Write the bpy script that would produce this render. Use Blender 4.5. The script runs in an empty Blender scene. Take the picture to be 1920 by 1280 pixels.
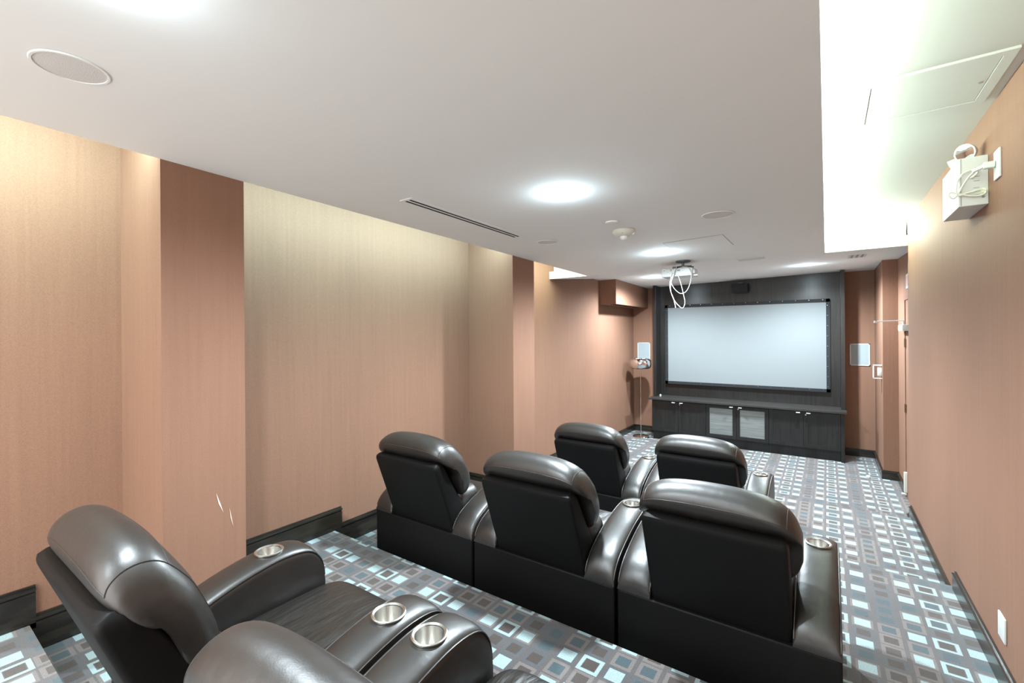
import bpy, bmesh, math, random
from mathutils import Vector, Matrix
random.seed(7)
scene = bpy.context.scene
col = scene.collection
R = math.radians

# ------------------------------------------------------------------ camera
CZ = 1.75
F_PX, YAW, ROLL, CY = 847.2, R(34.85), R(-0.40), 626.4
cam_d = bpy.data.cameras.new('camera')
cam = bpy.data.objects.new('camera', cam_d)
col.objects.link(cam)
scene.camera = cam
cam_d.sensor_fit = 'HORIZONTAL'
cam_d.sensor_width = 36.0
cam_d.lens = F_PX / 1920 * 36.0
cam_d.shift_y = (CY - 640) / 1920
cam_d.clip_start = 0.02
_r = Vector((math.cos(YAW), math.sin(YAW), 0)); _u = Vector((0, 0, 1)); _d = Vector((-math.sin(YAW), math.cos(YAW), 0))
_rx = math.cos(ROLL) * _r + math.sin(ROLL) * _u
_up = -math.sin(ROLL) * _r + math.cos(ROLL) * _u
cam.matrix_world = Matrix(((_rx.x, _up.x, -_d.x, 0), (_rx.y, _up.y, -_d.y, 0), (_rx.z, _up.z, -_d.z, CZ), (0, 0, 0, 1)))

# ------------------------------------------------------------------ view, world, lamps
vs = scene.view_settings
vs.view_transform = 'Standard'; vs.look = 'None'; vs.gamma = 1.0; vs.use_curve_mapping = False
vs.exposure = 2.28
WORLD_S = 0.9
world = bpy.data.worlds.new('world'); scene.world = world
world.use_nodes = True
world.node_tree.nodes['Background'].inputs[0].default_value = (1.0, 0.97, 0.93, 1)
world.node_tree.nodes['Background'].inputs[1].default_value = WORLD_S  # added ambient fill, enters by the open rear and brightens the ceiling

COOL = (0.80, 0.93, 1.0)
GREEN = (0.82, 1.0, 0.86)
WARM = (0.66, 0.97, 0.95)
CREAM = (0.55, 0.94, 1.0)
DOWN_W = 26.0
GLOW_W = 0.75
TRAY_W = 10.5
COVE_W = 14.0

def area_light(name, loc, direction, sx, sy, watts, color):
    l = bpy.data.lights.new(name, 'AREA'); l.shape = 'RECTANGLE'; l.size = sx; l.size_y = sy
    l.energy = watts; l.color = color
    o = bpy.data.objects.new(name, l); col.objects.link(o)
    o.location = loc
    o.rotation_euler = Vector(direction).to_track_quat('-Z', 'Y').to_euler()
    return o

def strip_y(name, x, y0, y1, z, direction, width, watts, color):
    """long light strip running along y"""
    l = bpy.data.lights.new(name, 'AREA'); l.shape = 'RECTANGLE'; l.size = y1 - y0; l.size_y = width
    l.energy = watts; l.color = color
    o = bpy.data.objects.new(name, l); col.objects.link(o)
    z_ax = -Vector(direction).normalized(); x_ax = Vector((0, 1, 0)); y_ax = z_ax.cross(x_ax)
    m = Matrix((x_ax, y_ax, z_ax)).transposed().to_4x4(); m.translation = Vector((x, (y0 + y1) / 2, z))
    o.matrix_world = m
    return o

# tray over the right side: light strips lying in the trough
strip_y('cove_strip_light', -0.05, -1.5, 5.4, 2.655, (0.8, 0, 0.22), 0.05, TRAY_W, GREEN)
area_light('cove_strip_light', (0.3, 5.47, 2.66), (0, -0.3, 0.6), 0.58, 0.05, 7.0, GREEN)
# cove above the left wall: one warm tube at the back, cooler ones further on
strip_y('cove_strip_light', -2.40, -1.5, 0.70, 2.69, (-0.8, 0, -0.62), 0.05, 9.0, WARM)
strip_y('cove_strip_light', -2.40, 1.10, 3.35, 2.66, (-0.8, 0, -0.62), 0.05, 7.6, CREAM)
strip_y('cove_strip_light', -2.40, 3.80, 4.93, 2.63, (-0.8, 0, -0.62), 0.05, 4.0, GREEN)

# ------------------------------------------------------------------ materials
def mat(name, base, rough=0.6, metal=0.0, spec=0.5, bump=None, noise=None, coat=0.0, emit=None, sheen=0.0):
    m = bpy.data.materials.new(name); m.use_nodes = True
    nt = m.node_tree; p = nt.nodes['Principled BSDF']
    p.inputs['Base Color'].default_value = (*base, 1)
    p.inputs['Roughness'].default_value = rough
    p.inputs['Metallic'].default_value = metal
    p.inputs['Specular IOR Level'].default_value = spec
    p.inputs['Coat Weight'].default_value = coat
    if sheen: p.inputs['Sheen Weight'].default_value = sheen
    if emit:
        p.inputs['Emission Color'].default_value = (*emit[0], 1); p.inputs['Emission Strength'].default_value = emit[1]
    tc = nt.nodes.new('ShaderNodeTexCoord')
    if noise:   # (scale vec, colour b, amount detail)
        sc, cb, det = noise
        mp = nt.nodes.new('ShaderNodeMapping'); mp.inputs['Scale'].default_value = sc
        nt.links.new(tc.outputs['Object'], mp.inputs[0])
        nz = nt.nodes.new('ShaderNodeTexNoise'); nz.inputs['Scale'].default_value = 1.0; nz.inputs['Detail'].default_value = det
        nt.links.new(mp.outputs[0], nz.inputs['Vector'])
        rp = nt.nodes.new('ShaderNodeValToRGB'); rp.color_ramp.elements[0].position = 0.35; rp.color_ramp.elements[1].position = 0.65
        rp.color_ramp.elements[0].color = (*base, 1); rp.color_ramp.elements[1].color = (*cb, 1)
        nt.links.new(nz.outputs[0], rp.inputs[0]); nt.links.new(rp.outputs[0], p.inputs['Base Color'])
    if bump:    # list of (scale vec, strength, distance)
        prev = None
        for sc, st, dist in bump:
            mp = nt.nodes.new('ShaderNodeMapping'); mp.inputs['Scale'].default_value = sc
            nt.links.new(tc.outputs['Object'], mp.inputs[0])
            nz = nt.nodes.new('ShaderNodeTexNoise'); nz.inputs['Scale'].default_value = 1.0; nz.inputs['Detail'].default_value = 3
            nt.links.new(mp.outputs[0], nz.inputs['Vector'])
            b = nt.nodes.new('ShaderNodeBump'); b.inputs['Strength'].default_value = st; b.inputs['Distance'].default_value = dist
            nt.links.new(nz.outputs[0], b.inputs['Height'])
            if prev: nt.links.new(prev.outputs[0], b.inputs['Normal'])
            prev = b
        nt.links.new(prev.outputs[0], p.inputs['Normal'])
    return m

def wall_material():
    """terracotta fabric wallcovering: fine weave plus soft vertical streaks"""
    m = mat('terracotta_wallcovering', (0.262, 0.140, 0.093), 0.75, spec=0.25)
    nt = m.node_tree; p = nt.nodes['Principled BSDF']; N = nt.nodes.new; L = nt.links.new
    tc = N('ShaderNodeTexCoord')
    def noise(sc, det):
        mp = N('ShaderNodeMapping'); mp.inputs['Scale'].default_value = sc; L(tc.outputs['Object'], mp.inputs[0])
        nz = N('ShaderNodeTexNoise'); nz.inputs['Scale'].default_value = 1; nz.inputs['Detail'].default_value = det
        L(mp.outputs[0], nz.inputs['Vector']); return nz
    a = noise((55, 55, 1.6), 3); b = noise((420, 420, 420), 1); c = noise((1.3, 1.3, 0.5), 2)
    r1 = N('ShaderNodeMapRange'); r1.inputs[1].default_value = .3; r1.inputs[2].default_value = .7; r1.inputs[3].default_value = .96; r1.inputs[4].default_value = 1.04
    r2 = N('ShaderNodeMapRange'); r2.inputs[1].default_value = .3; r2.inputs[2].default_value = .7; r2.inputs[3].default_value = .86; r2.inputs[4].default_value = 1.14
    r3 = N('ShaderNodeMapRange'); r3.inputs[1].default_value = .35; r3.inputs[2].default_value = .65; r3.inputs[3].default_value = .94; r3.inputs[4].default_value = 1.06
    L(a.outputs[0], r1.inputs[0]); L(b.outputs[0], r2.inputs[0]); L(c.outputs[0], r3.inputs[0])
    m1 = N('ShaderNodeMath'); m1.operation = 'MULTIPLY'; L(r1.outputs[0], m1.inputs[0]); L(r2.outputs[0], m1.inputs[1])
    m2 = N('ShaderNodeMath'); m2.operation = 'MULTIPLY'; L(m1.outputs[0], m2.inputs[0]); L(r3.outputs[0], m2.inputs[1])
    mx = N('ShaderNodeVectorMath'); mx.operation = 'SCALE'; mx.inputs[0].default_value = (0.262, 0.140, 0.093); L(m2.outputs[0], mx.inputs['Scale'])
    L(mx.outputs[0], p.inputs['Base Color'])
    bp = N('ShaderNodeBump'); bp.inputs['Strength'].default_value = .25; bp.inputs['Distance'].default_value = .001
    L(b.outputs[0], bp.inputs['Height']); L(bp.outputs[0], p.inputs['Normal'])
    return m

def carpet_material():
    m = mat('patterned_carpet', (0.12, 0.1, 0.1), 0.95, spec=0.15, sheen=0.45)
    nt = m.node_tree; p = nt.nodes['Principled BSDF']; N = nt.nodes.new; L = nt.links.new
    uv = N('ShaderNodeUVMap'); uv.uv_map = 'UVMap'
    sp = N('ShaderNodeSeparateXYZ'); L(uv.outputs[0], sp.inputs[0])
    def M(op, a, b=None):
        n = N('ShaderNodeMath'); n.operation = op
        for i, v in enumerate((a, b)):
            if v is None: continue
            if isinstance(v, (int, float)): n.inputs[i].default_value = v
            else: L(v, n.inputs[i])
        return n.outputs[0]
    def mix(f, a, b):
        n = N('ShaderNodeMix'); n.data_type = 'RGBA'; L(f, n.inputs[0])
        for i, v in ((6, a), (7, b)):
            if isinstance(v, tuple): n.inputs[i].default_value = (*v, 1)
            else: L(v, n.inputs[i])
        return n.outputs[2]
    s = M('ADD', M('DIVIDE', M('SUBTRACT', sp.outputs[0], 0.036), 0.1065), 0.5)
    t = M('ADD', M('DIVIDE', M('SUBTRACT', sp.outputs[1], 1.7255), 0.0955), 0.5)
    i = M('FLOOR', s); j = M('FLOOR', t)
    f = M('ABSOLUTE', M('SUBTRACT', M('FRACT', s), 0.5)); g = M('ABSOLUTE', M('SUBTRACT', M('FRACT', t), 0.5))
    mm = M('MAXIMUM', M('MULTIPLY', f, 0.1065), M('MULTIPLY', g, 0.0955))
    im = M('FLOORED_MODULO', i, 4.0); jm = M('FLOORED_MODULO', j, 2.0)
    accent_row = M('LESS_THAN', jm, 0.5)
    is0 = M('LESS_THAN', im, 0.5); is2 = M('COMPARE', im, 2.0); is2.node.inputs[2].default_value = 0.1
    odd = M('GREATER_THAN', M('FLOORED_MODULO', i, 2.0), 0.5)
    ring = M('MULTIPLY', M('GREATER_THAN', mm, 0.031), M('LESS_THAN', mm, 0.0472))
    solid = M('LESS_THAN', mm, 0.0335)
    acc = M('MULTIPLY', accent_row, M('MAXIMUM', M('MULTIPLY', is0, ring), M('MULTIPLY', odd, solid)))
    # random tone per cell
    cv = N('ShaderNodeCombineXYZ'); L(i, cv.inputs[0]); L(j, cv.inputs[1])
    wn = N('ShaderNodeTexWhiteNoise'); wn.noise_dimensions = '2D'; L(cv.outputs[0], wn.inputs['Vector'])
    big = N('ShaderNodeTexNoise'); big.inputs['Scale'].default_value = 1.5; L(uv.outputs[0], big.inputs['Vector'])
    blue = M('GREATER_THAN', M('ADD', wn.outputs['Value'], M('MULTIPLY', M('SUBTRACT', big.outputs[0], 0.5), 1.2)), 0.58)
    wn2 = N('ShaderNodeTexWhiteNoise'); wn2.noise_dimensions = '3D'
    cv2 = N('ShaderNodeCombineXYZ'); L(j, cv2.inputs[0]); L(i, cv2.inputs[1]); cv2.inputs[2].default_value = 3.3
    L(cv2.outputs[0], wn2.inputs['Vector'])
    inner = mix(blue, (0.070, 0.056, 0.051), (0.060, 0.090, 0.105))
    outline = mix(M('GREATER_THAN', wn2.outputs['Value'], 0.5), (0.175, 0.155, 0.148), (0.095, 0.100, 0.110))
    base = (0.105, 0.095, 0.096)
    oring = M('MULTIPLY', M('GREATER_THAN', mm, 0.028), M('LESS_THAN', mm, 0.044))
    c1 = mix(M('LESS_THAN', mm, 0.029), base, inner)
    c2 = mix(oring, c1, outline)
    c3 = mix(acc, c2, (0.34, 0.45, 0.47))
    nz = N('ShaderNodeTexNoise'); nz.inputs['Scale'].default_value = 260; nz.inputs['Detail'].default_value = 2; L(uv.outputs[0], nz.inputs['Vector'])
    r = N('ShaderNodeMapRange'); r.inputs[1].default_value = .3; r.inputs[2].default_value = .7; r.inputs[3].default_value = .72; r.inputs[4].default_value = 1.28
    L(nz.outputs[0], r.inputs[0])
    sc = N('ShaderNodeVectorMath'); sc.operation = 'SCALE'; L(c3, sc.inputs[0]); L(r.outputs[0], sc.inputs['Scale'])
    L(sc.outputs[0], p.inputs['Base Color'])
    b = N('ShaderNodeBump'); b.inputs['Strength'].default_value = .5; b.inputs['Distance'].default_value = .003
    L(nz.outputs[0], b.inputs['Height']); L(b.outputs[0], p.inputs['Normal'])
    return m

MW = wall_material()
MC = carpet_material()
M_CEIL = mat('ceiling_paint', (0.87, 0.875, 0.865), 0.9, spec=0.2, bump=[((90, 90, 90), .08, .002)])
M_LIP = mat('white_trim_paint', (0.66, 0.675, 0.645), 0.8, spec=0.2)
M_BASE = mat('dark_stained_wood', (0.012, 0.010, 0.009), 0.24, spec=0.55, noise=((3, 3, 22), (0.035, 0.030, 0.022), 5))
M_WOOD = mat('espresso_wood', (0.012, 0.011, 0.0105), 0.28, spec=0.45, noise=((60, 60, 3), (0.021, 0.019, 0.018), 4))
M_TOP = mat('espresso_worktop', (0.024, 0.022, 0.021), 0.45, spec=0.4, noise=((3, 60, 60), (0.04, 0.036, 0.033), 4))
M_DARK = mat('matte_black', (0.008, 0.008, 0.009), 0.8)  # plain black of slots, panel joints and the lens barrel
M_LEATHER = mat('dark_brown_leather', (0.012, 0.0095, 0.008), 0.42, spec=1.0,
                noise=((5, 5, 5), (0.016, 0.012, 0.010), 3),
                bump=[((9, 9, 9), .16, .02), ((330, 330, 330), .16, .001)])
M_LEATHER_SEAT = mat('dark_brown_seat_leather', (0.012, 0.0095, 0.008), 0.42, spec=0.8,
                bump=[((26, 6, 12), .45, .02), ((330, 330, 330), .16, .001)])
M_SHELL = mat('black_back_upholstery', (0.006, 0.0055, 0.0055), 0.55, spec=0.2, bump=[((5, 5, 5), .15, .02), ((400, 400, 400), .2, .001)])
M_SEAM = mat('stitching', (0.030, 0.025, 0.022), 0.5)
M_STEEL = mat('brushed_steel', (0.72, 0.71, 0.68), 0.26, metal=1.0, bump=[((40, 40, 500), .1, .001)])
M_CHROME = mat('chrome', (0.85, 0.85, 0.86), 0.05, metal=1.0)
M_WHITE = mat('white_plastic', (0.64, 0.655, 0.64), 0.4)
M_CREAMP = mat('ivory_plastic', (0.74, 0.73, 0.66), 0.45)
M_GRILLE = mat('ceiling_grille_fabric', (0.70, 0.685, 0.67), 0.95, bump=[((300, 300, 300), .5, .002)])
M_SPKG = mat('pale_grey_speaker_mesh', (0.36, 0.415, 0.44), 0.8, bump=[((400, 400, 400), .4, .002)])
M_SCREEN = mat('projection_screen_fabric', (0.225, 0.246, 0.254), 0.9, spec=0.1)
M_VELVET = mat('black_screen_frame_velvet', (0.012, 0.014, 0.016), 0.8)
M_MESH = mat('perforated_metal_mesh', (0.25, 0.265, 0.255), 0.5, metal=0.2, noise=((3, 5, 260), (0.15, 0.16, 0.155), 2))
M_MOUNT = mat('dark_grey_metal', (0.08, 0.095, 0.1), 0.45, metal=0.5)
M_RED = mat('red_print', (0.75, 0.16, 0.12), 0.6)
M_GREY = mat('grey_print', (0.25, 0.27, 0.27), 0.6)
M_LED = mat('green_indicator', (0.6, 0.9, 0.2), 0.4, emit=((0.6, 1.0, 0.15), 3.0))
M_LAMP = mat('downlight_lens', (1, 1, 1), 0.5, emit=((0.86, 0.95, 1.0), 14.0))
M_GLASS = mat('clear_plastic', (0.9, 0.92, 0.93), 0.08, spec=0.9)
M_BRONZE = mat('bronze_hinge', (0.16, 0.12, 0.08), 0.4, metal=0.8)
M_DOOR = mat('painted_door', (0.56, 0.40, 0.32), 0.6)
M_CABLE = mat('white_cable', (0.50, 0.52, 0.51), 0.5)
M_CABLEK = mat('black_cable', (0.02, 0.02, 0.025), 0.5)
M_SCUFF = mat('wall_scuff', (0.80, 0.66, 0.58), 0.8)

# ------------------------------------------------------------------ mesh helpers
def finish(bm, name, m, parent=None, smooth=30, loc=None):
    bmesh.ops.recalc_face_normals(bm, faces=bm.faces)
    me = bpy.data.meshes.new(name); bm.to_mesh(me); bm.free()
    if m: me.materials.append(m)
    if smooth:
        for p in me.polygons: p.use_smooth = True
        me.set_sharp_from_angle(angle=R(smooth))
    o = bpy.data.objects.new(name, me); col.objects.link(o)
    if parent: o.parent = parent
    if loc: o.location = loc
    return o

def box(bm, x0, x1, y0, y1, z0, z1, bev=0.0, seg=2):
    r = bmesh.ops.create_cube(bm, size=1.0)
    vs_ = r['verts']
    for v in vs_:
        v.co = Vector(((x0 + x1) / 2 + v.co.x * (x1 - x0), (y0 + y1) / 2 + v.co.y * (y1 - y0), (z0 + z1) / 2 + v.co.z * (z1 - z0)))
    if bev > 0:
        es = list({e for v in vs_ for e in v.link_edges})
        bmesh.ops.bevel(bm, geom=es, offset=bev, segments=seg, affect='EDGES', profile=0.6)

def quad(bm, pts):
    bm.faces.new([bm.verts.new(p) for p in pts])

def tube(bm, pts, rad, seg=8, caps=True):
    pts = [Vector(p) for p in pts]; rings = []
    up = None
    for k, p in enumerate(pts):
        t = (pts[min(k + 1, len(pts) - 1)] - pts[max(k - 1, 0)]).normalized()
        if up is None:
            up = Vector((0, 0, 1)) if abs(t.z) < .9 else Vector((1, 0, 0))
        a = t.cross(up).normalized(); b = a.cross(t).normalized(); up = b
        rings.append([bm.verts.new(p + rad * (math.cos(2 * math.pi * q / seg) * a + math.sin(2 * math.pi * q / seg) * b)) for q in range(seg)])
    for r0, r1 in zip(rings, rings[1:]):
        for q in range(seg):
            bm.faces.new((r0[q], r0[(q + 1) % seg], r1[(q + 1) % seg], r1[q]))
    if caps:
        bm.faces.new(rings[0]); bm.faces.new(rings[-1][::-1])

def catmull(pts, n, closed=False):
    P = [Vector(p) for p in pts]; out = []; m = len(P)
    segs = m if closed else m - 1
    for s in range(segs):
        if closed: p0, p1, p2, p3 = P[(s - 1) % m], P[s], P[(s + 1) % m], P[(s + 2) % m]
        else: p0, p1, p2, p3 = P[max(s - 1, 0)], P[s], P[s + 1], P[min(s + 2, m - 1)]
        for k in range(n):
            t = k / n
            out.append(0.5 * ((2 * p1) + (p2 - p0) * t + (2 * p0 - 5 * p1 + 4 * p2 - p3) * t * t + (3 * p1 - p0 - 3 * p2 + p3) * t ** 3))
    if not closed: out.append(P[-1])
    return out

def loft(bm, rings, cap=True):
    vr = [[bm.verts.new(p) for p in r] for r in rings]
    n = len(vr[0])
    for a, b in zip(vr, vr[1:]):
        for q in range(n): bm.faces.new((a[q], a[(q + 1) % n], b[(q + 1) % n], b[q]))
    if cap: bm.faces.new(vr[0][::-1]); bm.faces.new(vr[-1])

def lathe(bm, prof, seg=32, axis='z', cx=0, cy=0, cz=0, cap=True, open_start=False):
    rings = []
    for r, h in prof:
        rg = []
        for q in range(seg):
            a = 2 * math.pi * q / seg
            if axis == 'z': rg.append(Vector((cx + r * math.cos(a), cy + r * math.sin(a), cz + h)))
            elif axis == 'y': rg.append(Vector((cx + r * math.cos(a), cy + h, cz + r * math.sin(a))))
            else: rg.append(Vector((cx + h, cy + r * math.cos(a), cz + r * math.sin(a))))
        rings.append(rg)
    if open_start:
        loft(bm, rings, False)
        bm.verts.ensure_lookup_table(); bm.faces.new(bm.verts[-seg:])
    else: loft(bm, rings, cap)

def pillow(bm, x0, x1, y0, y1, z0, z1, e=0.35, crown=0.0, nu=36, nv=20):
    """cushion: superquadric"""
    c = Vector(((x0 + x1) / 2, (y0 + y1) / 2, (z0 + z1) / 2)); h = Vector(((x1 - x0) / 2, (y1 - y0) / 2, (z1 - z0) / 2))
    def sp(v, p): return math.copysign(abs(v) ** p, v)
    rings = []
    for a in range(1, nv):
        ph = -math.pi / 2 + math.pi * a / nv
        rg = []
        for b in range(nu):
            th = 2 * math.pi * b / nu
            x = sp(math.cos(ph), .45) * sp(math.cos(th), e); y = sp(math.cos(ph), .45) * sp(math.sin(th), e); z = sp(math.sin(ph), .55)
            zz = z + (crown * (1 - x * x) * (1 - y * y) if z > 0 else 0)
            rg.append(Vector((c.x + h.x * x, c.y + h.y * y, c.z + h.z * zz)))
        rings.append(rg)
    loft(bm, rings, True)

def empty(name, loc, label, cat, group=None, rz=0.0):
    o = bpy.data.objects.new(name, None); col.objects.link(o)
    o.empty_display_size = 0.1
    o.location = loc; o.rotation_euler = (0, 0, rz); o['label'] = label; o['category'] = cat
    if group: o['group'] = group
    return o

def tag(o, label, cat, group=None):
    o['label'] = label; o['category'] = cat
    if group: o['group'] = group
    return o

def struct(name, bm, m, smooth=0):
    o = finish(bm, name, m, None, smooth); o['kind'] = 'structure'; return o

def copy_tree(o, parent=None):
    c = o.copy(); col.objects.link(c)
    if parent: c.parent = parent
    for ch in list(o.children): copy_tree(ch, c)
    return c

def bool_cut(o, cutter):
    md = o.modifiers.new('cut', 'BOOLEAN'); md.operation = 'DIFFERENCE'; md.object = cutter; md.solver = 'EXACT'
    bpy.context.view_layer.update()
    dg = bpy.context.evaluated_depsgraph_get()
    me = bpy.data.meshes.new_from_object(o.evaluated_get(dg))
    o.modifiers.clear(); old = o.data; o.data = me; me.name = old.name
    bpy.data.meshes.remove(old)
    cm = cutter.data; bpy.data.objects.remove(cutter); bpy.data.meshes.remove(cm)
    for p in me.polygons: p.use_smooth = True
    me.set_sharp_from_angle(angle=R(35))

# ------------------------------------------------------------------ room dimensions
XL, XCOL, XR, XD, XQ = -2.88, -2.355, 0.61, 0.69, 0.547
YF, YB = 8.0, -1.6
S1, S2, S3, S4 = 0.41, 1.90, 3.66, 5.22         # step edges
ZV, ZU, ZM, ZN = 0.495, 0.37, 0.25, 0.125       # platform levels, lowest floor is 0
YLIP_L, YLIP_R = 4.97, 5.42
ZTOP = 2.76

def lerp(y, P):
    for (a, za), (b, zb) in zip(P, P[1:]):
        if y <= b: return za + (zb - za) * (y - a) / (b - a)
    return P[-1][1]

def zc(x, y):
    l = lerp(y, [(-2, 2.565), (4.97, 2.443), (6.3, 2.575), (8.2, 2.545)])     # the ceiling ramps up beyond the coves
    r = lerp(y, [(-2, 2.53), (5.42, 2.53), (6.9, 2.60), (8.2, 2.605)])
    t = min(max((x + 2.355) / 2.355, 0), 1)
    return l + (r - l) * t

# floor: stepped platforms, one continuous patterned carpet
prof = [(YB, ZV), (S1, ZV), (S1, ZU), (S2, ZU), (S2, ZM), (S3, ZM), (S3, ZN), (S4, ZN), (S4, 0), (YF + .1, 0)]
bm = bmesh.new(); uvl = bm.loops.layers.uv.new('UVMap')
vlen = [0]
for a, b in zip(prof, prof[1:]): vlen.append(vlen[-1] + math.hypot(b[0] - a[0], b[1] - a[1]))
off = 1.73 - (vlen[2] + (1.73 - S1))
for k, (a, b) in enumerate(zip(prof, prof[1:])):
    xs = (XL - .1, XD + .1)
    f = bm.faces.new([bm.verts.new(p) for p in ((xs[0], a[0], a[1]), (xs[1], a[0], a[1]), (xs[1], b[0], b[1]), (xs[0], b[0], b[1]))])
    for lp, (u, v) in zip(f.loops, ((xs[0], vlen[k]), (xs[1], vlen[k]), (xs[1], vlen[k + 1]), (xs[0], vlen[k + 1]))):
        lp[uvl].uv = (u, v + off)
bmesh.ops.remove_doubles(bm, verts=bm.verts, dist=1e-5)
fl = struct('floor', bm, MC)

def wall_plan(name, pts, z0, z1, m):
    bm = bmesh.new()
    for a, b in zip(pts, pts[1:]):
        quad(bm, ((a[0], a[1], z0), (b[0], b[1], z0), (b[0], b[1], z1), (a[0], a[1], z1)))
    bmesh.ops.remove_doubles(bm, verts=bm.verts, dist=1e-5)
    return struct(name, bm, m)

wl = wall_plan('wall_left', [(XL, YB), (XL, .735), (XCOL, .735), (XCOL, 1.075), (XL, 1.075), (XL, 3.40), (XCOL, 3.40), (XCOL, 3.765), (XL, 3.765), (XL, YF)], -.05, 2.80, MW)
wr = wall_plan('wall_right', [(XR, YB), (XR, 5.43), (XD, 5.43), (XD, 5.60)], -.05, 2.80, MW)
bm = bmesh.new()
for (xa, ya), (xb, yb) in zip([(XD, 6.30), (XD, 6.93), (XQ, 6.93)], [(XD, 6.93), (XQ, 6.93), (XQ, YF)]):
    quad(bm, ((xa, ya, -.05), (xb, yb, -.05), (xb, yb, 2.8), (xa, ya, 2.8)))
quad(bm, ((XD, 5.6, 2.08), (XD, 6.3, 2.08), (XD, 6.3, 2.8), (XD, 5.6, 2.8)))
struct('wall_right', bm, MW)
bm = bmesh.new(); quad(bm, ((XL, YF, -.05), (XD + .1, YF, -.05), (XD + .1, YF, 2.8), (XL, YF, 2.8)))
struct('wall_front', bm, MW)
# rear left open for the added world fill light: only the lintel is built
bm = bmesh.new(); quad(bm, ((XL, YB, 2.5), (XR, YB, 2.5), (XR, YB, 2.8), (XL, YB, 2.8)))
struct('wall_back', bm, MW)

# dropped ceiling slab with open light coves on both sides
xs = [XL, XCOL, -1.7, -1.1, -.5, -.01, XD + .05]
ys = [YB, 0, 1.2, 2.4, 3.6, YLIP_L, YLIP_R, 5.9, 6.3, 6.9, YF]
def inc(i, j):
    xm, ym = (xs[i] + xs[i + 1]) / 2, (ys[j] + ys[j + 1]) / 2
    if xm < XCOL and ym < YLIP_L: return False
    if xm > -.01 and ym < YLIP_R: return False
    return True
bm = bmesh.new(); cache = {}
TH = 0.095
def cv_(i, j, top):
    k = (i, j, top)
    if k not in cache: cache[k] = bm.verts.new((xs[i], ys[j], zc(xs[i], ys[j]) + (TH if top else 0)))
    return cache[k]
nx, ny = len(xs) - 1, len(ys) - 1
lipfaces = []
for i in range(nx):
    for j in range(ny):
        if not inc(i, j): continue
        for t in (0, 1): bm.faces.new((cv_(i, j, t), cv_(i + 1, j, t), cv_(i + 1, j + 1, t), cv_(i, j + 1, t)))
        for di, dj, a, b in ((-1, 0, (i, j), (i, j + 1)), (1, 0, (i + 1, j), (i + 1, j + 1)), (0, -1, (i, j), (i + 1, j)), (0, 1, (i, j + 1), (i + 1, j + 1))):
            ii, jj = i + di, j + dj
            if 0 <= ii < nx and 0 <= jj < ny and inc(ii, jj): continue
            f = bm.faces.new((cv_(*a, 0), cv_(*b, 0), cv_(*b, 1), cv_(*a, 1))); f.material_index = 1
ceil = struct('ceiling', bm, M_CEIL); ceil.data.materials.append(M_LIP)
# raised ceiling of the coves with its upstand walls
bm = bmesh.new()
quad(bm, ((XL, YB, ZTOP), (XD + .05, YB, ZTOP), (XD + .05, YF, ZTOP), (XL, YF, ZTOP)))
quad(bm, ((-.10, YB, 2.62), (-.10, 5.53, 2.62), (-.10, 5.53, ZTOP), (-.10, YB, ZTOP)))
quad(bm, ((-.10, 5.53, 2.62), (XR, 5.53, 2.62), (XR, 5.53, ZTOP), (-.10, 5.53, ZTOP)))
quad(bm, ((-2.22, YB, 2.57), (-2.22, 5.09, 2.57), (-2.22, 5.09, ZTOP), (-2.22, YB, ZTOP)))
quad(bm, ((-2.22, 5.09, 2.53), (XL, 5.09, 2.53), (XL, 5.09, ZTOP), (-2.22, 5.09, ZTOP)))
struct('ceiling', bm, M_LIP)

# soffit box in the far left corner
bm = bmesh.new()
def soffit_z(y): return 2.195 + (y - 6.5) * 0.005
box(bm, XL - .01, -2.612, 6.51, YF - .001, 2.20, 2.60)
trim1 = struct('trim_1', bm, MW)
bm = bmesh.new(); box(bm, -2.70, -2.685, 6.60, 7.75, 2.194, 2.202); box(bm, -2.735, -2.72, 6.60, 7.75, 2.194, 2.202)
finish(bm, 'vent_slot', M_DARK, trim1, 0)

# baseboards: tall dark stained boards with a moulded cap, stepping down with the platforms
BH, BT = 0.165, 0.018
def board(bm, a, b, z0, z1, inward, capend=True):
    ax, ay = a; bx, by = b
    n = Vector(inward)
    lo = [Vector((ax, ay, 0)), Vector((bx, by, 0))]
    for (t, za, zb) in ((BT, z0, z1 - .032), (BT - .006, z1 - .032, z1 - .022), (BT + .004, z1 - .022, z1 - .010), (BT - .008, z1 - .010, z1)):
        p = [lo[0], lo[1], lo[1] + n * t, lo[0] + n * t]
        vsb = [bm.verts.new((q.x, q.y, za)) for q in p] + [bm.verts.new((q.x, q.y, zb)) for q in p]
        for f in ((0, 1, 2, 3), (4, 5, 6, 7), (0, 1, 5, 4), (1, 2, 6, 5), (2, 3, 7, 6), (3, 0, 4, 7)):
            bm.faces.new([vsb[q] for q in f])
bm = bmesh.new()
I = (1, 0, 0)
e = .0
board(bm, (XL, YB), (XL, S1 + .02), ZV - .02, ZV + BH, I); board(bm, (XL, S1 - .02), (XL, .735), ZU - .02, ZU + BH - .005, I)
board(bm, (XL, 1.075), (XL, S2 + .06), ZM - .02, ZU + BH - .012, I)
board(bm, (XL, S2 + .06), (XL, 3.40), ZM - .02, ZM + BH - .012, I)
board(bm, (XL, 3.765), (XL, S4 - .08), 0, ZN + BH - .07, I)
board(bm, (XL, S4 - .08), (XL, YF), 0, .105, I)
board(bm, (XL, .735), (XCOL, .735), ZU - .02, ZU + BH - .005, (0, -1, 0)); board(bm, (XCOL, .735 - BT), (XCOL, 1.075 + BT), ZU - .02, ZU + .10, I)
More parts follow.
